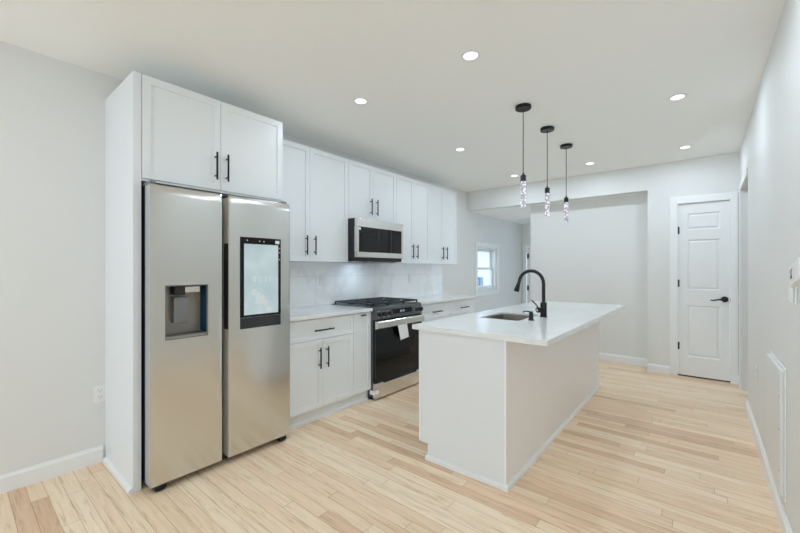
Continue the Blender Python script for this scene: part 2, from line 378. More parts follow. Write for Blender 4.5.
MB().box(XW-.02, XW+.035, ys-.085, ye+.085, WZ0-.02, WZ0-.0, .004).build('window_sill', M['trim'], w1)
zm = 1.29
def sash(x, z0, z1):
    a, b_ = ys+.032, ye-.032
    o = MB().box(x-.03, x, a, a+.045, z0, z1, .003).box(x-.03, x, b_-.045, b_, z0, z1, .003).box(x-.03, x, a+.045, b_-.045, z0, z0+.04, .003).box(x-.03, x, a+.045, b_-.045, z1-.04, z1, .003).build('sash', M['trim'], w1)
    MB().box(x-.018, x-.013, a+.0455, b_-.0455, z0+.0405, z1-.0405).build('pane', M['glass'], o)
sash(XW-.11, zm-.02, WZ1-.032); sash(XW-.075, WZ0+.032, zm+.02)
# wide window behind the camera
w2 = thing('window_2', 'wide white-framed window in the wall behind the camera', 'window', (-1.4, YB, .15), kind='structure')
MB().box(-2.85, -2.79, YB-.12, YB-.03, .15, 2.25).box(-.01, .05, YB-.12, YB-.03, .15, 2.25).box(-1.43, -1.37, YB-.12, YB-.03, .15, 2.25).box(-2.79, -.01, YB-.12, YB-.03, 2.19, 2.25).box(-2.79, -.01, YB-.12, YB-.03, .15, .21).build('window_frame', M['trim'], w2)
for a, b_ in ((-2.79, -1.43), (-1.37, -.01)): MB().box(a, b_, YB-.08, YB-.075, .21, 2.19).build('pane', M['glass'], w2)

w3 = thing('passage_fill_opening', 'added unseen glazed opening behind the recessed wall, brightening the back passage', 'window', (-1.25, 8.1, -.19), kind='structure')  # unseen opening added to go with the passage fill lamp
MB().box(-1.85, -1.78, 8.06, 8.12, -.19, 2.05).box(-.72, -.65, 8.06, 8.12, -.19, 2.05).box(-1.78, -.72, 8.06, 8.12, 1.98, 2.05).box(-1.78, -.72, 8.06, 8.12, -.19, .05).build('window_frame', M['trim'], w3)
MB().box(-1.78, -.72, 8.085, 8.09, .05, 1.98).build('pane', M['glass'], w3)
# outside the small window
struct('ground_outside', B(-30, XW-.17, -4, 30, -.5, -.4), M['ground'], 'grey ground outside the small window', 'ground')
nh = thing('neighbour_house', 'white sided house seen through the small window', 'house', (-7.4, 12, -.4))
hs = MB()
for k in range(16):
    z = -.4+k*.16
    hs.prism([(-6.9, z), (-6.868, z), (-6.885, z+.16), (-6.9, z+.16)], 'y', 7, 19)
hs.box(-8, -6.9, 7, 19, -.4, 2.16)
hs.build('wall', M['siding'], nh)
MB().prism([(-8, 2.17), (-6.55, 2.17), (-6.55, 2.32), (-8, 2.9)], 'y', 6.8, 19.2).build('roof', M['greyplastic'], nh)
tk = thing('container', 'blue-grey upright container with a looped handle outside the small window', 'container', (-4.6, 9, -.4))
MB().box(-4.8, -4.6, 8.72, 8.93, -.4, 1.0, .02).box(-4.8, -4.6, 8.96, 9.17, -.4, 1.07, .02).build('body', M['bluegrey'], tk)
MB().tube([(-4.7, 8.80, .99), (-4.7, 8.80, 1.1), (-4.7, 8.84, 1.15), (-4.7, 8.92, 1.16), (-4.7, 8.98, 1.12), (-4.7, 8.98, 1.0)], .012, 8).build('handle', M['dark'], tk)

# ------------------------------------------------------------------ ceiling fixtures
def downlight(x, y, label):
    r = thing('downlight', label, 'recessed light', (x, y, ZC), 'recessed ceiling lights')
    MB().lathe([(.042, -.002), (.043, -.006), (.054, -.005), (.060, -.0005), (.042, -.0005), (.042, -.002)], (x, y, ZC)).build('trim_ring', M['plastic'], r)
    MB().lathe([(0, -.0035), (.0415, -.0035), (.0415, -.0008), (0, -.0008)], (x, y, ZC)).build('lens', M['lens'], r)
    d = bpy.data.lights.new('downlight_lamp', 'AREA'); d.shape = 'DISK'; d.size = .08; d.energy = LAMP_W; d.color = d.color = (.765, .88, 1)
    o = bpy.data.objects.new('downlight_lamp', d); o.location = (0, 0, -.008); COL.objects.link(o); o.parent = r
    return r
dl0 = downlight(-2.055, 2.025, 'round recessed ceiling light nearest the refrigerator cabinet')
for x, y, lb in [(-1.10, 2.02, 'largest looking recessed ceiling light, high in the middle in front of the pendants'),
                 (-2.05, 3.53, 'round recessed ceiling light in front of the cabinet over the microwave'),
                 (-2.04, 5.0, 'round recessed ceiling light by the beam, left of the pendants'),
                 (-1.085, 5.01, 'round recessed ceiling light by the beam, just right of the farthest pendant'),
                 (-.155, 4.99, 'round recessed ceiling light in front of the narrow door'),
                 (-.155, 3.50, 'round recessed ceiling light close to the right wall, second from the door')]:
    r = copy_tree(dl0); r.location = (x, y, ZC); r['label'] = lb
for x, y, lb in [(-.155, 2.02, 'recessed ceiling light by the right wall, above the top edge of the view'),
                 (-2.05, -.3, 'recessed ceiling light left of and behind the camera'), (-.3, -.3, 'recessed ceiling light right of and behind the camera'),
                 (-1.1, -2.2, 'recessed ceiling light at the rear, before the wide window'),
                 (1.05, 5.0, 'added unseen recessed light brightening the room beyond the right-hand doorway')]:  # last one is added to brighten the side room
    r = copy_tree(dl0); r.location = (x, y, ZC); r['label'] = lb

def pendant(x, y, label):
    r = thing('pendant_light', label, 'pendant light', (x, y, ZC), 'bubble glass pendants over the island')
    MB().lathe([(0, -.0005), (.058, -.0005), (.061, -.003), (.061, -.024), (.058, -.027), (0, -.027)], (x, y, ZC)).build('canopy', M['black'], r)
    MB().cyl((x, y, ZC-.026), (x, y, 2.03), .0032, n=8).build('cord', M['black'], r)
    MB().lathe([(0, 2.047-ZC), (.007, 2.047-ZC), (.009, 2.034-ZC), (.02, 2.030-ZC), (.022, 2.026-ZC), (.022, 1.982-ZC), (0, 1.982-ZC)], (x, y, ZC)).build('socket', M['black'], r)
    MB().lathe([(0, 1.9815-ZC), (.018, 1.9815-ZC), (.019, 1.975-ZC), (.019, 1.782-ZC), (.0215, 1.779-ZC), (.0215, 1.774-ZC), (0, 1.772-ZC)], (x, y, ZC)).build('glass_rod', M['bubble'], r)
    return r
p0 = pendant(-1.117, 2.915, 'black pendant light with a lit bubble glass rod, nearest of the three over the island')
for y, lb in ((3.51, 'middle one of three black pendants with lit bubble glass rods'), (4.12, 'farthest black pendant with a lit bubble glass rod, nearest the beam')):
    r = copy_tree(p0); r.location = (-1.119, y, ZC); r['label'] = lb
vt = thing('ceiling_vent', 'small white air vent in the lower ceiling of the back passage', 'vent', (-2.75, 7.25, 2.27))
MB().box(-2.87, -2.60, 7.18, 7.32, 2.262, 2.2695, .002).build('frame', M['plastic'], vt)
sl = MB()
for k in range(5): sl.box(-2.85, -2.62, 7.197+k*.024, 7.205+k*.024, 2.2585, 2.2615)
sl.build('slats', M['plastic'], vt)

# ------------------------------------------------------------------ cabinets
def bar_pull(y, z, x, length, vertical=True, sgn=1):
    mb = MB(); o = .030*sgn; h = length/2
    if vertical:
        mb.cyl((x+o, y, z-h), (x+o, y, z+h), .0062, n=12)
        for q in (-h+.028, h-.028): mb.cyl((x+.0003*sgn, y, z+q), (x+o, y, z+q), .0048, n=10)
    else:
        mb.cyl((x+o, y-h, z), (x+o, y+h, z), .0062, n=12)
        for q in (-h+.028, h-.028): mb.cyl((x+.0003*sgn, y+q, z), (x+o, y+q, z), .0048, n=10)
    return mb
def add_door(root, x, y0, y1, z0, z1, pull=None, name='door', rail=.062, sgn=1):
    d = MB().shaker(x, y0, y1, z0, z1, rail=rail, sgn=sgn).build(name, M['cab'], root)
    if pull: bar_pull(pull[0], pull[1], x, pull[2], pull[3], sgn).build('handle', M['pull'], d)['label'] = 'slim black bar handle'
    return d

# tall white panel left of the fridge
tp = thing('tall_end_panel', 'tall white end panel standing left of the refrigerator', 'panel', (-2.81, .69, 0))
MB().box(XW+.001, -2.5235, .667, .7095, 0, 2.416, .0015, 1).build('panel', M['panel'], tp)
MB().prism([(.6665, 0), (.648, 0), (.650, .018), (.6665, .03)], 'x', XW+.017, -2.524).build('shoe_moulding', M['trim'], tp)
# cabinet over the fridge
cf = thing('wall_cabinet', 'deep white two-door cabinet above the refrigerator', 'cabinet', (-2.81, 1.17, 1.797), 'white shaker wall cabinets')
MB().box(XW+.001, -2.545, .711, 1.642, 1.797, 2.416).build('carcass', M['panel'], cf)
add_door(cf, -2.5235, .7125, 1.1645, 1.812, 2.415, (1.13, 1.966, .182, True))
add_door(cf, -2.5235, 1.1675, 1.641, 1.812, 2.415, (1.204, 1.964, .182, True))
MB().box(-2.5445, -2.530, .712, 1.641, 1.797, 1.8095).build('bottom_rail', M['panel'], cf)
# upper cabinets
XU = -2.836
def wall_cab(y0, y1, z0, label, ys, hy, hz, z1=2.416):
    r = thing('wall_cabinet', label, 'cabinet', ((XW+XU)/2, (y0+y1)/2, z0), 'white shaker wall cabinets')
    MB().box(XW+.001, XU-.0215, y0, y1, z0, z1).build('carcass', M['panel'], r)
    add_door(r, XU, y0+.0015, ys-.0015, z0+.001, z1-.001, (hy[0], hz, .178, True))
    add_door(r, XU, ys+.0015, y1-.0015, z0+.001, z1-.001, (hy[1], hz, .178, True))
    return r
wall_cab(1.66, 2.613, 1.352, 'tall white two-door wall cabinet between refrigerator and microwave', 2.133, (2.085, 2.181), 1.501)
wall_cab(2.616, 3.385, 1.806, 'short white two-door wall cabinet directly above the microwave', 2.987, (2.940, 3.034), 1.961)
wall_cab(3.388, 4.088, 1.352, 'tall white two-door wall cabinet just right of the microwave', 3.736, (3.690, 3.783), 1.501)
wall_cab(4.091, 4.788, 1.352, 'tall white two-door wall cabinet farthest from the refrigerator', 4.432, (4.382, 4.482), 1.503)
# base cabinets
XB = -2.508
def toe_kick(root, y0, y1):
    MB().box(XW+.001, -2.556, y0, y1, 0, .104).prism([(-2.5555, 0), (-2.541, 0), (-2.543, .016), (-2.5555, .028)], 'y', y0, y1).build('toe_kick', M['panel'], root)
def base_cab(y0, y1, label, ys=None, drawer=True):
    r = thing('base_cabinet', label, 'cabinet', (-2.8, (y0+y1)/2, 0), 'white shaker base cabinets')
    MB().box(XW+.001, XB-.0215, y0, y1, .105, .869).build('carcass', M['panel'], r); toe_kick(r, y0, y1)
    add_door(r, XB, y0+.0015, y1-.0015, .690, .862, ((y0+y1)/2, .768, .205, False), 'drawer', rail=.045)
    ym = (y0+y1)/2
    add_door(r, XB, y0+.0015, ym-.0015, .112, .686, (ym-.042, .534, .176, True))
    add_door(r, XB, ym+.0015, y1-.0015, .112, .686, (ym+.040, .534, .176, True))
    return r
base_cab(1.662, 2.378, 'white base cabinet beside the refrigerator with one wide drawer and two doors')
base_cab(3.400, 4.088, 'white base cabinet just right of the range, mostly behind the island')
base_cab(4.091, 4.728, 'white base cabinet at the far end of the worktop, mostly behind the island')
po = thing('base_cabinet', 'narrow white pull-out cabinet between the double-door cabinet and the range', 'cabinet', (-2.8, 2.497, 0), 'white shaker base cabinets')
MB().box(XW+.001, XB-.0215, 2.381, 2.612, .105, .869).build('carcass', M['panel'], po); toe_kick(po, 2.381, 2.612)
pd = add_door(po, XB, 2.3825, 2.611, .112, .862, rail=.055)
MB().box(XB+.0005, XB+.016, 2.475, 2.535, .836, .846, .003).build('handle', M['pull'], pd)['label'] = 'tiny black edge pull'
# worktops along the wall
tag(B(XW+.001, -2.485, 1.662, 2.6135, .870, .900, .003).build('worktop', M['quartz']), 'short white quartz worktop between the refrigerator and the range', 'worktop')
tag(B(XW+.001, -2.485, 3.3985, 4.740, .870, .900, .003).build('worktop', M['quartz']), 'white quartz worktop on the far side of the range', 'worktop')
tag(B(XW+.0008, XW+.010, 1.662, 4.79, .9005, 1.3515).build('backsplash', M['tile']), 'white marble-look tile backsplash under the wall cabinets', 'backsplash')
def outlet(name, label, face, c, slots=True, w=.072, h=.115):
    # face 'x+' : plate on a plane facing +x, 'x-' facing -x
    s_ = 1 if face == 'x+' else -1
    x, y, z = c
    r = thing(name, label, 'outlet', c)
    a, b_ = sorted((x+.0005*s_, x+.006*s_)); MB().box(a, b_, y-w/2, y+w/2, z-h/2, z+h/2, .002).build('cover_plate', M['plastic'], r)
    if slots:
        for q in (-.021, .021):
            a, b_ = sorted((x+.0062*s_, x+.0085*s_)); o = MB().box(a, b_, y-.017, y+.017, z+q-.015, z+q+.015, .001).build('socket', M['plastic'], r)
            a, b_ = sorted((x+.0086*s_, x+.0089*s_)); MB().box(a, b_, y-.009, y-.0065, z+q-.002, z+q+.009).box(a, b_, y+.0065, y+.009, z+q-.002, z+q+.009).box(a, b_, y-.0025, y+.0025, z+q-.011, z+q-.006).build('slots', M['gasket'], o)
    else:
        a, b_ = sorted((x+.0062*s_, x+.009*s_)); MB().box(a, b_, y-.016, y+.016, z-.033, z+.033, .001).build('rocker', M['plastic'], r)
    return r
outlet('wall_outlet', 'white electrical outlet low on the left wall beside the tall fridge panel', 'x+', (XW, .638, .453))
outlet('wall_outlet', 'white outlet plate on the tile backsplash under the first wall cabinet', 'x+', (XW+.010, 2.487, 1.168), False)
outlet('wall_outlet', 'white outlet plate on the tile backsplash just right of the microwave', 'x+', (XW+.010, 3.989, 1.159), False)
outlet('wall_outlet', 'white outlet plate low on the right wall beyond the access panel', 'x-', (XR, 3.825, .498))

# ------------------------------------------------------------------ refrigerator
FX = -2.40
fg = thing('refrigerator', 'stainless steel side-by-side refrigerator with a lit screen and a water dispenser', 'refrigerator', (-2.78, 1.17, 0))
MB().box(XW+.03, -2.497, .722, 1.622, .04, 1.768, .004).build('body', M['navyside'], fg)
def fridge_door(y0, y1, z0, z1, hole=None):
    # a slab whose front rolls back at the top edge and, slightly, at both sides; optional rectangular hole
    b = bmesh.new()
    ysl = [y0, y0+.003, y0+.008, y0+.018] + ([hole[0], hole[1]] if hole else [(y0+y1)/2]) + [y1-.018, y1-.008, y1-.003, y1]
    zsl = [z0, z0+.004, z0+.012] + ([hole[2], hole[3]] if hole else [.9]) + [z1-.06, z1-.045, z1-.03, z1-.018, z1-.009, z1-.003, z1]
    def X(y, z):
        d = min(y-y0, y1-y); x = FX
        if d < .018: x -= .0025*(1-d/.018)**2
        t = z1-z
        if t < .06: x -= .011*(1-t/.06)**2.4
        if z-z0 < .012: x -= .004*(1-(z-z0)/.012)**2
        return x
    V = [[b.verts.new((X(y, z), y, z)) for z in zsl] for y in ysl]
    for i in range(len(ysl)-1):
        for j in range(len(zsl)-1):
            if hole and abs(ysl[i]-hole[0]) < 1e-6 and abs(zsl[j]-hole[2]) < 1e-6: continue
            f = b.faces.new((V[i][j], V[i+1][j], V[i+1][j+1], V[i][j+1])); f.smooth = True
    be = [e for e in b.edges if len(e.link_faces) == 1]
    outer = [e for e in be if not (hole and all(hole[0]-1e-6 <= v.co.y <= hole[1]+1e-6 and hole[2]-1e-6 <= v.co.z <= hole[3]+1e-6 for v in e.verts))]
    for e in be: e.smooth = False
    r = bmesh.ops.extrude_edge_only(b, edges=outer)
    nv = [g for g in r['geom'] if isinstance(g, bmesh.types.BMVert)]
    for v in nv: v.co.x = -2.492
    ne = [g for g in r['geom'] if isinstance(g, bmesh.types.BMEdge)]
    bmesh.ops.contextual_create(b, geom=[e for e in ne if all(v in nv for v in e.verts)])
    bmesh.ops.recalc_face_normals(b, faces=b.faces)
    mb = MB(); mb._add(b); return mb
HY0, HY1, HZ0, HZ1 = .796, 1.027, .871, 1.181
ld = fridge_door(.718, 1.118, .045, 1.763, (HY0, HY1, HZ0, HZ1)).build('door', M['steel'], fg); ld['label'] = 'left stainless door with the dispenser'
MB().box(-2.470, FX-.0035, .7165, .7179, .05, 1.75).build('edge_strip', M['chrome'], ld)
rd = fridge_door(1.163, 1.625, .045, 1.766).build('door', M['steel'], fg); rd['label'] = 'right stainless door with the lit screen'
MB().box(-2.4965, -2.4925, 1.120, 1.161, .05, 1.755).build('centre_gasket', M['gasket'], fg)
MB().box(-2.478, FX-.004, 1.1615, 1.1628, .05, 1.75).build('edge_strip', M['strip'], rd)  # added sliver over the door side, its pale colour lightens the shaded gap
MB().box(-2.46, -2.405, 1.1575, 1.1613, .885, 1.449, .001).build('recessed_grip', M['dark'], rd)
# dispenser
bx_ = FX-.088
cav = MB().box(bx_-.003, bx_, HY0, HY1, HZ0, HZ1).box(bx_, FX-.0015, HY0, HY0+.002, HZ0, HZ1).box(bx_, FX-.0015, HY0+.002, HY1-.004, HZ1-.002, HZ1).box(bx_, FX-.0015, HY0+.002, HY1-.004, HZ0, HZ0+.014).box(bx_, FX-.0015, HY1-.004, HY1, HZ0, HZ1)
dc = cav.build('dispenser_recess', M['recess'], ld)
MB().box(FX-.001, FX+.001, HY0-.004, HY1+.004, HZ0-.004, HZ0).box(FX-.001, FX+.001, HY0-.004, HY0, HZ0, HZ1+.004).box(FX-.001, FX+.001, HY1, HY1+.003, HZ0, HZ1+.004).box(FX-.001, FX+.001, HY0, HY1, HZ1, HZ1+.004).build('bezel', M['darksteel'], dc)
MB().box(bx_+.001, bx_+.075, .845, .905, HZ1-.055, HZ1-.003, .003).build('nozzle', M['dark'], dc)
MB().box(bx_+.001, bx_+.08, .9005, .985, HZ1-.042, HZ1-.006, .004).build('nozzle_cover', M['steelh'], dc)
MB().box(bx_+.002, bx_+.040, .852, .930, .955, 1.110, .003).build('paddle', M['greyplastic'], dc)
MB().box(bx_+.0005, FX-.002, HY1-.0075, HY1-.0045, HZ0+.015, HZ1-.003).build('protective_film', M['bluefilm'], dc)['label'] = 'dark blue protective film on the side of the recess'
MB().box(bx_+.001, FX-.004, HY0+.004, HY1-.01, HZ0+.0145, HZ0+.02).build('drip_tray', M['darksteel'], dc)
# screen
SY0, SY1 = 1.238, 1.543
sc_ = MB().box(FX+.0005, FX+.006, SY0, SY1, .952, 1.498, .002).build('display_panel', M['blackglass'], rd)
MB().box(FX+.0005, FX+.005, SY0, SY1, .876, .950, .002).build('lower_bezel', M['bezel'], rd)
so = MB().box(FX+.0062, FX+.0066, 1.262, 1.520, .968, 1.452).build('screen', M['screen'], sc_)
def text_mesh(txt, size, loc, rot, mat, name, parent):
    cu = bpy.data.curves.new(name, 'FONT'); cu.body = txt; cu.size = size; cu.align_x = 'CENTER'; cu.align_y = 'CENTER'; cu.extrude = .0001
    t = bpy.data.objects.new(name, cu); COL.objects.link(t); bpy.context.view_layer.update()
    me = bpy.data.meshes.new_from_object(t.evaluated_get(bpy.context.evaluated_depsgraph_get()))
    bpy.data.objects.remove(t); me.materials.clear(); me.materials.append(mat)
    me.transform(Matrix.Translation(Vector(loc)) @ rot.to_matrix().to_4x4())
    org = Vector(parent['_o']); me.transform(Matrix.Translation(-org))
    o = bpy.data.objects.new(name, me); COL.objects.link(o); o.parent = parent; o['_o'] = tuple(org); return o
from mathutils import Euler
RX = Euler((PI/2, 0, PI/2))       # text facing +x, reading towards +y
for ch, dy in (('0', -.060), ('1', -.024), (':', 0), ('1', .026), ('1', .058)): text_mesh(ch, .062, (FX+.0069, 1.395+dy, 1.21), RX, M['digit'], 'clock_digit', sc_)
pt = MB()
for (py, pz, pr) in [(1.335, 1.12, .024), (1.365, 1.095, .026), (1.385, 1.068, .028), (1.36, 1.055, .024), (1.415, 1.05, .025), (1.40, 1.085, .018), (1.44, 1.0, .022), (1.46, .993, .018)]:
    for k in range(5):
        a = k*2*PI/5+py*9
        pt.cyl((FX+.0067, py+.5*pr*math.cos(a), pz+.5*pr*math.sin(a)), (FX+.0069+.00005*k, py+.5*pr*math.cos(a), pz+.5*pr*math.sin(a)), pr*.48, n=12)
pt.build('flower_picture', M['petal'], sc_)
MB().box(FX+.0061, FX+.0066, 1.497, 1.530, 1.462, 1.484).build('sticker', M['paper'], sc_)
for (py, pz) in [(1.285, 1.476), (1.375, 1.474), (1.408, 1.472), (1.532, 1.43), (1.532, 1.40), (1.532, 1.35)]: MB().box(FX+.0061, FX+.0065, py-.004, py+.004, pz-.004, pz+.004).build('icon', M['icon'], sc_)
for y0, y1 in ((.724, .752), (1.578, 1.612)): MB().box(-2.55, -2.425, y0, y1, 1.769, 1.786, .003).build('hinge_cover', M['greyplastic'], fg)
MB().box(-2.9, -2.475, .74, 1.605, .012, .0395).build('base_grille', M['dark'], fg)
for y in (.775, 1.575):
    MB().cyl((-2.432, y-.022, .019), (-2.432, y+.022, .019), .018, n=18).box(-2.474, -2.42, y-.03, y-.023, .012, .0395).box(-2.474, -2.42, y+.023, y+.03, .012, .0395).build('foot', M['black'], fg)

# ------------------------------------------------------------------ microwave
mw = thing('microwave', 'stainless over-the-range microwave with a dark glass door', 'microwave', (-2.91, 3.0, 1.36))
MB().box(XW+.011, -2.748, 2.620, 3.383, 1.385, 1.803, .003).build('body', M['navyside'], mw)
md = MB()
FXM = -2.716
my0, my1, mz0, mz1 = 2.618, 3.370, 1.402, 1.803
md.box(-2.7475, FXM, my0, my1, 1.716, mz1, .004).box(-2.7475, FXM, my0, my1, mz0, 1.458, .004).box(-2.7475, FXM, my0, my0+.032, 1.4585, 1.7155).box(-2.7475, FXM, my1-.032, my1, 1.4585, 1.7155)
mdo = md.build('door', M['steelh'], mw); mdo['label'] = 'stainless door frame'
MB().box(-2.745, FXM-.002, my0+.0325, my1-.0325, 1.4585, 1.7155).build('door_glass', M['blackglass'], mdo)
MB().box(FXM-.0018, FXM-.0008, 3.155, 3.157, 1.46, 1.714).build('panel_joint', M['gasket'], mdo)
MB().box(FXM-.0018, FXM-.0008, my0+.037, my0+.060, 1.685, 1.708).build('sticker', M['paper'], mdo)
for i in range(3):
    for j in range(5): MB().box(FXM-.0018, FXM-.0012, 3.195+i*.035, 3.207+i*.035, 1.49+j*.038, 1.497+j*.038).build('key', M['bezel'], mdo)
MB().box(-3.05, -2.75, 2.625, 3.378, 1.362, 1.3845, .002).build('vent_tray', M['dark'], mw)
ml = bpy.data.lights.new('cooktop_lamp', 'AREA'); ml.shape = 'RECTANGLE'; ml.size = .30; ml.size_y = .12; ml.energy = 1.7; ml.color = (.64, .82, 1)
mo = bpy.data.objects.new('cooktop_lamp', ml); COL.objects.link(mo); mo.parent = mw; mo.location = Vector((-2.83, 2.90, 1.3575))-Vector(mw['_o'])
MB().box(-2.86, -2.80, 2.91, 2.95, 1.3592, 1.3617).build('lamp_cover', M['plastic'], mw)
for k in range(2): MB().box(-3.02, -2.90, 2.70+k*.42, 2.90+k*.42, 1.359, 1.3615).build('grease_filter', M['steelh'], mw)

# ------------------------------------------------------------------ range
RY0, RY1 = 2.617, 3.395
rg = thing('range', 'slide-in gas range with a stainless handle and black oven glass', 'range', (-2.78, 3.005, 0))
MB().box(XW+.012, -2.4905, RY0, RY1, .03, .895, .002).build('body', M['darksteel'], rg)
MB().prism([(-2.49, .786), (-2.462, .786), (-2.474, .892), (-2.49, .900)], 'y', RY0, RY1).build('control_panel', M['darksteel'], rg)
xk = lambda z: -2.462-(z-.786)/.106*.012
for y in (2.672, 2.745, 2.815, 3.285, 3.358):
    z = .835; x = xk(z)
    k = MB().cyl((x, y, z), (x+.03, y, z+.003), .026, .023, n=24).box(x+.03, x+.036, y-.005, y+.005, z-.02, z+.024, .002).build('knob', M['dark'], rg)
    MB().cyl((x-.001, y, z), (x+.010, y, z+.001), .032, .030, n=24).build('bezel', M['steelh'], k)
dp = MB().box(xk(.835)-.004, xk(.835)+.002, 2.89, 3.21, .803, .868).build('display', M['blackglass'], rg)
for y in (3.008, 3.026, 3.050, 3.068): MB().box(xk(.835)+.0021, xk(.835)+.0025, y, y+.011, .832, .852).build('clock_digit', M['clock'], dp)
for i in range(6):
    for j in range(3): MB().box(xk(.835)+.0021, xk(.835)+.0024, 2.905+i*.052, 2.913+i*.052, .815+j*.016, .818+j*.016).build('key', M['greyplastic'], dp)
od = MB().box(-2.49, -2.462, RY0+.003, RY1-.003, .178, .780, .003).build('oven_door', M['blackglass'], rg)
MB().box(-2.4618, -2.4605, RY0+.003, RY0+.006, .19, .69).build('door_edge', M['darksteel'], od)
hb = MB().prism([(-2.4615, .695), (-2.432, .700), (-2.424, .708), (-2.424, .762), (-2.432, .770), (-2.4615, .772)], 'y', RY0+.004, RY1-.01)
hb.build('handle', M['steelh'], od)['label'] = 'broad flat stainless handle'
dr = MB().prism([(-2.49, .018), (-2.456, .018), (-2.456, .146), (-2.462, .163), (-2.49, .163)], 'y', RY0+.003, RY1-.003).build('drawer', M['steelh'], rg)
MB().box(-2.4615, -2.4575, 2.74, 3.28, .150, .166).build('pull_recess', M['dark'], dr)
MB().box(-2.4555, -2.4550, RY0+.003, RY0+.050, .058, .102).box(-2.53, -2.455, RY0-.0006, RY0-.0001, .055, .096).build('packing_tape', M['paper'], rg)['label'] = 'strip of white packing tape round the lower corner'
MB().box(-3.0, -2.50, RY0+.02, RY1-.02, .0, .0295).build('base', M['dark'], rg)
# cooktop
MB().box(XW+.012, -2.4905, RY0+.0, RY1, .8955, .906, .002).build('cooktop', M['darksteel'], rg)
for gy0, gy1 in ((2.628, 2.874), (2.880, 3.130), (3.136, 3.384)):
    g = MB(); gx0, gx1 = -3.065, -2.52; zt, h = .939, .014
    for y in (gy0, gy1-.012): g.box(gx0, gx1, y, y+.012, zt-h, zt, .002)
    for x in (gx0, gx1-.012, (gx0+gx1)/2-.006): g.box(x, x+.012, gy0+.012, gy1-.012, zt-h, zt, .002)
    ym = (gy0+gy1)/2
    for cx in (gx0+.14, gx1-.14):
        g.box(cx-.105, cx-.03, ym-.005, ym+.005, zt-h, zt+.001, .002).box(cx+.03, cx+.105, ym-.005, ym+.005, zt-h, zt+.001, .002)
        g.box(cx-.005, cx+.005, gy0+.012, ym-.03, zt-h, zt+.001, .002).box(cx-.005, cx+.005, ym+.03, gy1-.012, zt-h, zt+.001, .002)
    for x in (gx0+.07, gx0+.20, gx1-.20, gx1-.07): g.box(x-.004, x+.004, gy0+.012, gy1-.012, zt-h, zt-.002, .002)
    for x in (gx0, gx1-.012):
        for y in (gy0, gy1-.012): g.box(x, x+.012, y, y+.012, .9062, zt-h)
    g.build('grate', M['iron'], rg)
    for cx in (gx0+.14, gx1-.14): MB().lathe([(0, 0), (.045, 0), (.045, .008), (.036, .010), (.036, .016), (0, .018)], (cx, ym, .9062), 24).build('burner', M['iron'], rg)
# paper tag on the handle
tgm = MB().prism([(2.915, .704), (3.065, .708), (3.098, .562), (2.960, .548)], 'x', -2.4205, -2.4195)
tg = tgm.build('paper_tag', M['paper']); tag(tg, 'white paper tag hanging from the oven handle', 'tag')

# ------------------------------------------------------------------ island
IX0, IX1, IY0, IY1 = -1.5134, -.8845, 2.0475, 4.4945
il = thing('kitchen_island', 'white kitchen island with plain panels, standing on the oak floor', 'island', ((IX0+IX1)/2, (IY0+IY1)/2, 0))
notch = [(IX0+.019, .105), (IX0+.075, .105), (IX0+.075, 0), (IX1-.012, 0), (IX1-.012, .8875), (IX0+.019, .8875)]
MB().prism(notch, 'y', IY0, IY0+.018).build('end_panel', M['panel'], il)
MB().prism(notch, 'y', IY1-.018, IY1).build('end_panel', M['panel'], il)
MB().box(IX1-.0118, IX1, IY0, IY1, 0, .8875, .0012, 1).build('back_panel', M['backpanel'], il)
MB().box(IX0+.019, IX1-.012, IY0+.0185, IY1-.0185, .105, .123).build('bottom_panel', M['panel'], il)
MB().box(IX0+.075, IX0+.09, IY0+.0185, IY1-.0185, 0, .1045).build('toe_kick', M['panel'], il)
MB().prism([(IY0-.0003, 0), (IY0-.016, 0), (IY0-.014, .018), (IY0-.0003, .03)], 'x', IX0+.062, IX1+.014).build('shoe_moulding', M['trim'], il)
MB().prism([(IX1+.0003, 0), (IX1+.016, 0), (IX1+.014, .018), (IX1+.0003, .03)], 'y', IY0, IY1).build('shoe_moulding', M['trim'], il)
n = 4; wd = (IY1-IY0)/n
for k in range(n):
    y0, y1 = IY0+k*wd, IY0+(k+1)*wd
    add_door(il, IX0, y0+.0015, y1-.0015, .107, .866, ((y1-.05) if k % 2 == 0 else (y0+.05), .70, .178, True), sgn=-1)
# island worktop with the sink cut-out
CX0, CX1, CY0, CY1 = -1.5465, -.6424, 2.0155, 4.5244
SX0, SX1, KY0, KY1 = -1.372, -1.055, 2.652, 3.108
def slab_hole(z0, z1):
    b = bmesh.new(); rr = .02
    inner = []
    for cx, cy, a0 in ((SX1-rr, KY1-rr, 0), (SX0+rr, KY1-rr, PI/2), (SX0+rr, KY0+rr, PI), (SX1-rr, KY0+rr, 1.5*PI)):
        for k in range(5):
            a = a0+k*PI/8; inner.append((cx+rr*math.cos(a), cy+rr*math.sin(a)))
    oc = [(CX1, CY1), (CX0, CY1), (CX0, CY0), (CX1, CY0)]
    def ring(z): return [b.verts.new((*p, z)) for p in inner], [b.verts.new((*p, z)) for p in oc]
    it, ot = ring(z1); ib, ob = ring(z0)
    def cap(i_, o_):
        for c in range(4):
            q = i_[c*5:c*5+5]
            for k in range(4): b.faces.new((o_[c], q[k], q[k+1]))
            b.faces.new((o_[c], i_[c*5+4], i_[(c*5+5) % 20], o_[(c+1) % 4]))
    cap(it, ot); cap(ib, ob)
    for k in range(20): b.faces.new((it[k], it[(k+1) % 20], ib[(k+1) % 20], ib[k]))
    for k in range(4): b.faces.new((ot[k], ot[(k+1) % 4], ob[(k+1) % 4], ob[k]))
    bmesh.ops.recalc_face_normals(b, faces=b.faces); mb = MB(); mb._add(b); return mb
iw = slab_hole(.888, .900)        # thin slab with a built-up (mitred) edge
e_ = .024
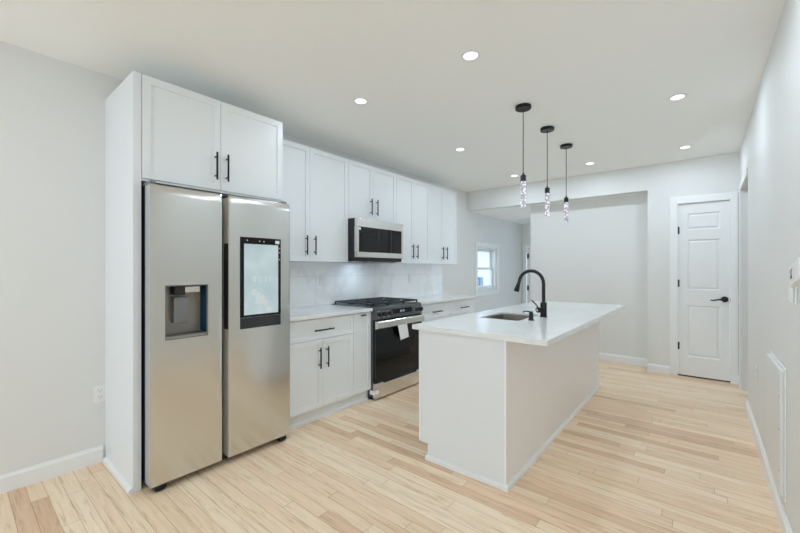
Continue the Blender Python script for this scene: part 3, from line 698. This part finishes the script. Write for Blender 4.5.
iw.box(CX0, CX0+e_, CY0, CY1, .870, .888).box(CX1-e_, CX1, CY0, CY1, .870, .888).box(CX0+e_, CX1-e_, CY0, CY0+e_, .870, .888).box(CX0+e_, CX1-e_, CY1-e_, CY1, .870, .888)
tag(iw.build('worktop', M['quartz']), 'large white quartz worktop on the island with a sink cut-out', 'worktop')
# sink
sk = thing('sink', 'small undermount stainless sink in the island worktop', 'sink', (-1.2135, 2.88, .65))
def basin():
    mb = MB(); t = .002; x0, x1, y0, y1 = SX0+.001+t, SX1-.001-t, KY0+.001+t, KY1-.001-t; zt = .8872
    mb.box(x0-t, x0, y0-t+.012, y1+t-.012, .655, zt).box(x1, x1+t, y0-t+.012, y1+t-.012, .655, zt).box(x0+.012, x1-.012, y0-t, y0, .655, zt).box(x0+.012, x1-.012, y1, y1+t, .655, zt).box(x0-t+.003, x1+t-.003, y0-t+.003, y1+t-.003, .652, .655)
    for cx, cy, a0 in ((x1-.012, y1-.012, 0), (x0+.012, y1-.012, PI/2), (x0+.012, y0+.012, PI), (x1-.012, y0+.012, 1.5*PI)):
        po = [(cx+(.012+t)*math.cos(a0+k*PI/8), cy+(.012+t)*math.sin(a0+k*PI/8)) for k in range(5)]
        pi_ = [(cx+.012*math.cos(a0+k*PI/8), cy+.012*math.sin(a0+k*PI/8)) for k in range(4, -1, -1)]
        mb.prism(po+pi_, 'z', .655, zt)
    return mb
basin().build('basin', M['sinksteel'], sk)
MB().lathe([(0, .004), (.02, .004), (.042, .002), (.045, 0), (.0, 0)], (-1.2135, 2.88, .6555), 24).build('drain', M['chrome'], sk)
# faucet
fx, fy = -.985, 3.0
fc = thing('faucet', 'matte black pull-down faucet with a tall arched spout on the island', 'faucet', (fx, fy, .900))
MB().lathe([(0, .0003), (.029, .0003), (.029, .006), (.0245, .009), (.0245, .112), (.022, .116), (0, .116)], (fx, fy, .900), 28).build('body', M['black'], fc)
pts = [(fx, fy, 1.015), (fx, fy, 1.09), (fx, fy, 1.16)]
for k in range(1, 13):
    a = PI*k/12*.97; pts.append((fx-.1+.1*math.cos(a), fy, 1.163+.103*math.sin(a)))
pts.append((fx-.204, fy, 1.158))
sp = MB().tube(pts, .0135, 16).build('spout', M['black'], fc)
e0 = Vector(pts[-1])
MB().tube([e0, e0+Vector((-.004, 0, -.012)), e0+Vector((-.014, 0, -.045)), e0+Vector((-.019, 0, -.062))], [.0155, .016, .021, .022], 18).build('spray_head', M['black'], sp)
vb = MB().cyl((fx-.012, fy-.018, .957), (fx-.032, fy-.05, .957), .021, n=24).build('valve_hub', M['black'], fc)
MB().cyl((fx-.0322, fy-.0502, .957), (fx-.0335, fy-.0525, .957), .012, n=20).build('cap', M['steelh'], vb)
MB().tube([(fx-.026, fy-.036, .972), (fx-.050, fy-.036, 1.0), (fx-.080, fy-.036, 1.03)], [.0055, .005, .006], 10).build('lever', M['black'], fc)
# soap dispenser
sx, sy = -.992, 2.745
sd = thing('soap_dispenser', 'small black soap dispenser beside the sink', 'soap dispenser', (sx, sy, .900))
MB().lathe([(0, .0003), (.022, .0003), (.022, .006), (.016, .009), (.0155, .052), (.013, .056), (0, .056)], (sx, sy, .900), 24).build('pump_body', M['black'], sd)
MB().cyl((sx, sy, .956), (sx, sy, .966), .0125, n=18).tube([(sx-.005, sy, .962), (sx-.035, sy, .966), (sx-.056, sy, .961), (sx-.062, sy, .952)], [.005, .0048, .0042, .004], 10).build('nozzle', M['black'], sd)

# ------------------------------------------------------------------ right wall fittings
ap = thing('access_panel', 'large white access panel low on the right wall', 'panel', (XR, 2.79, .19))
MB().box(XR-.007, XR-.0005, 2.54, 3.045, .165, .80, .002).build('frame', M['trim'], ap)
MB().box(XR-.022, XR-.0072, 2.552, 3.033, .178, .788, .003).build('cover', M['cover'], ap)
for z in (.66, .50, .30): MB().cyl((XR-.0222, 2.566, z), (XR-.0235, 2.566, z), .005, n=12).build('screw', M['gasket'], ap)
th = thing('thermostat', 'white thermostat with dark digits high on the right wall', 'thermostat', (XR, 2.135, 1.265))
rot = Matrix.Rotation(math.radians(-11), 4, 'X')
def rot_build(mb, c, name, mat, parent):
    bmesh.ops.transform(mb.bm, matrix=Matrix.Translation(c) @ rot @ Matrix.Translation(-Vector(c)), verts=mb.bm.verts); return mb.build(name, mat, parent)
TC = (XR, 2.135, 1.265)
rot_build(MB().box(XR-.03, XR-.0005, 2.035, 2.235, 1.222, 1.308, .004), TC, 'case', M['plastic'], th)
tdp = rot_build(MB().box(XR-.0308, XR-.0302, 2.135, 2.215, 1.243, 1.298), TC, 'display', M['plastic'], th)
dg = MB()
for y in (2.198, 2.168):
    dg.box(XR-.0314, XR-.0309, y-.003, y+.003, 1.250, 1.288).box(XR-.0314, XR-.0309, y-.014, y-.003, 1.283, 1.288)
dg.box(XR-.0314, XR-.0309, 2.180-.004, 2.180+.004, 1.250, 1.260)
rot_build(dg, TC, 'reading', M['dark'], tdp)
hd = thing('handset', 'slim white handset hanging on the right wall below the thermostat', 'handset', (XR, 2.28, 1.13))
MB().box(XR-.010, XR-.0005, 2.262, 2.302, 1.128, 1.208, .003).build('holder', M['plastic'], hd)
MB().box(XR-.024, XR-.0105, 2.268, 2.296, 1.14, 1.212, .004).build('body', M['plastic'], hd)

for o in bpy.data.objects:
    if '_o' in o: del o['_o']
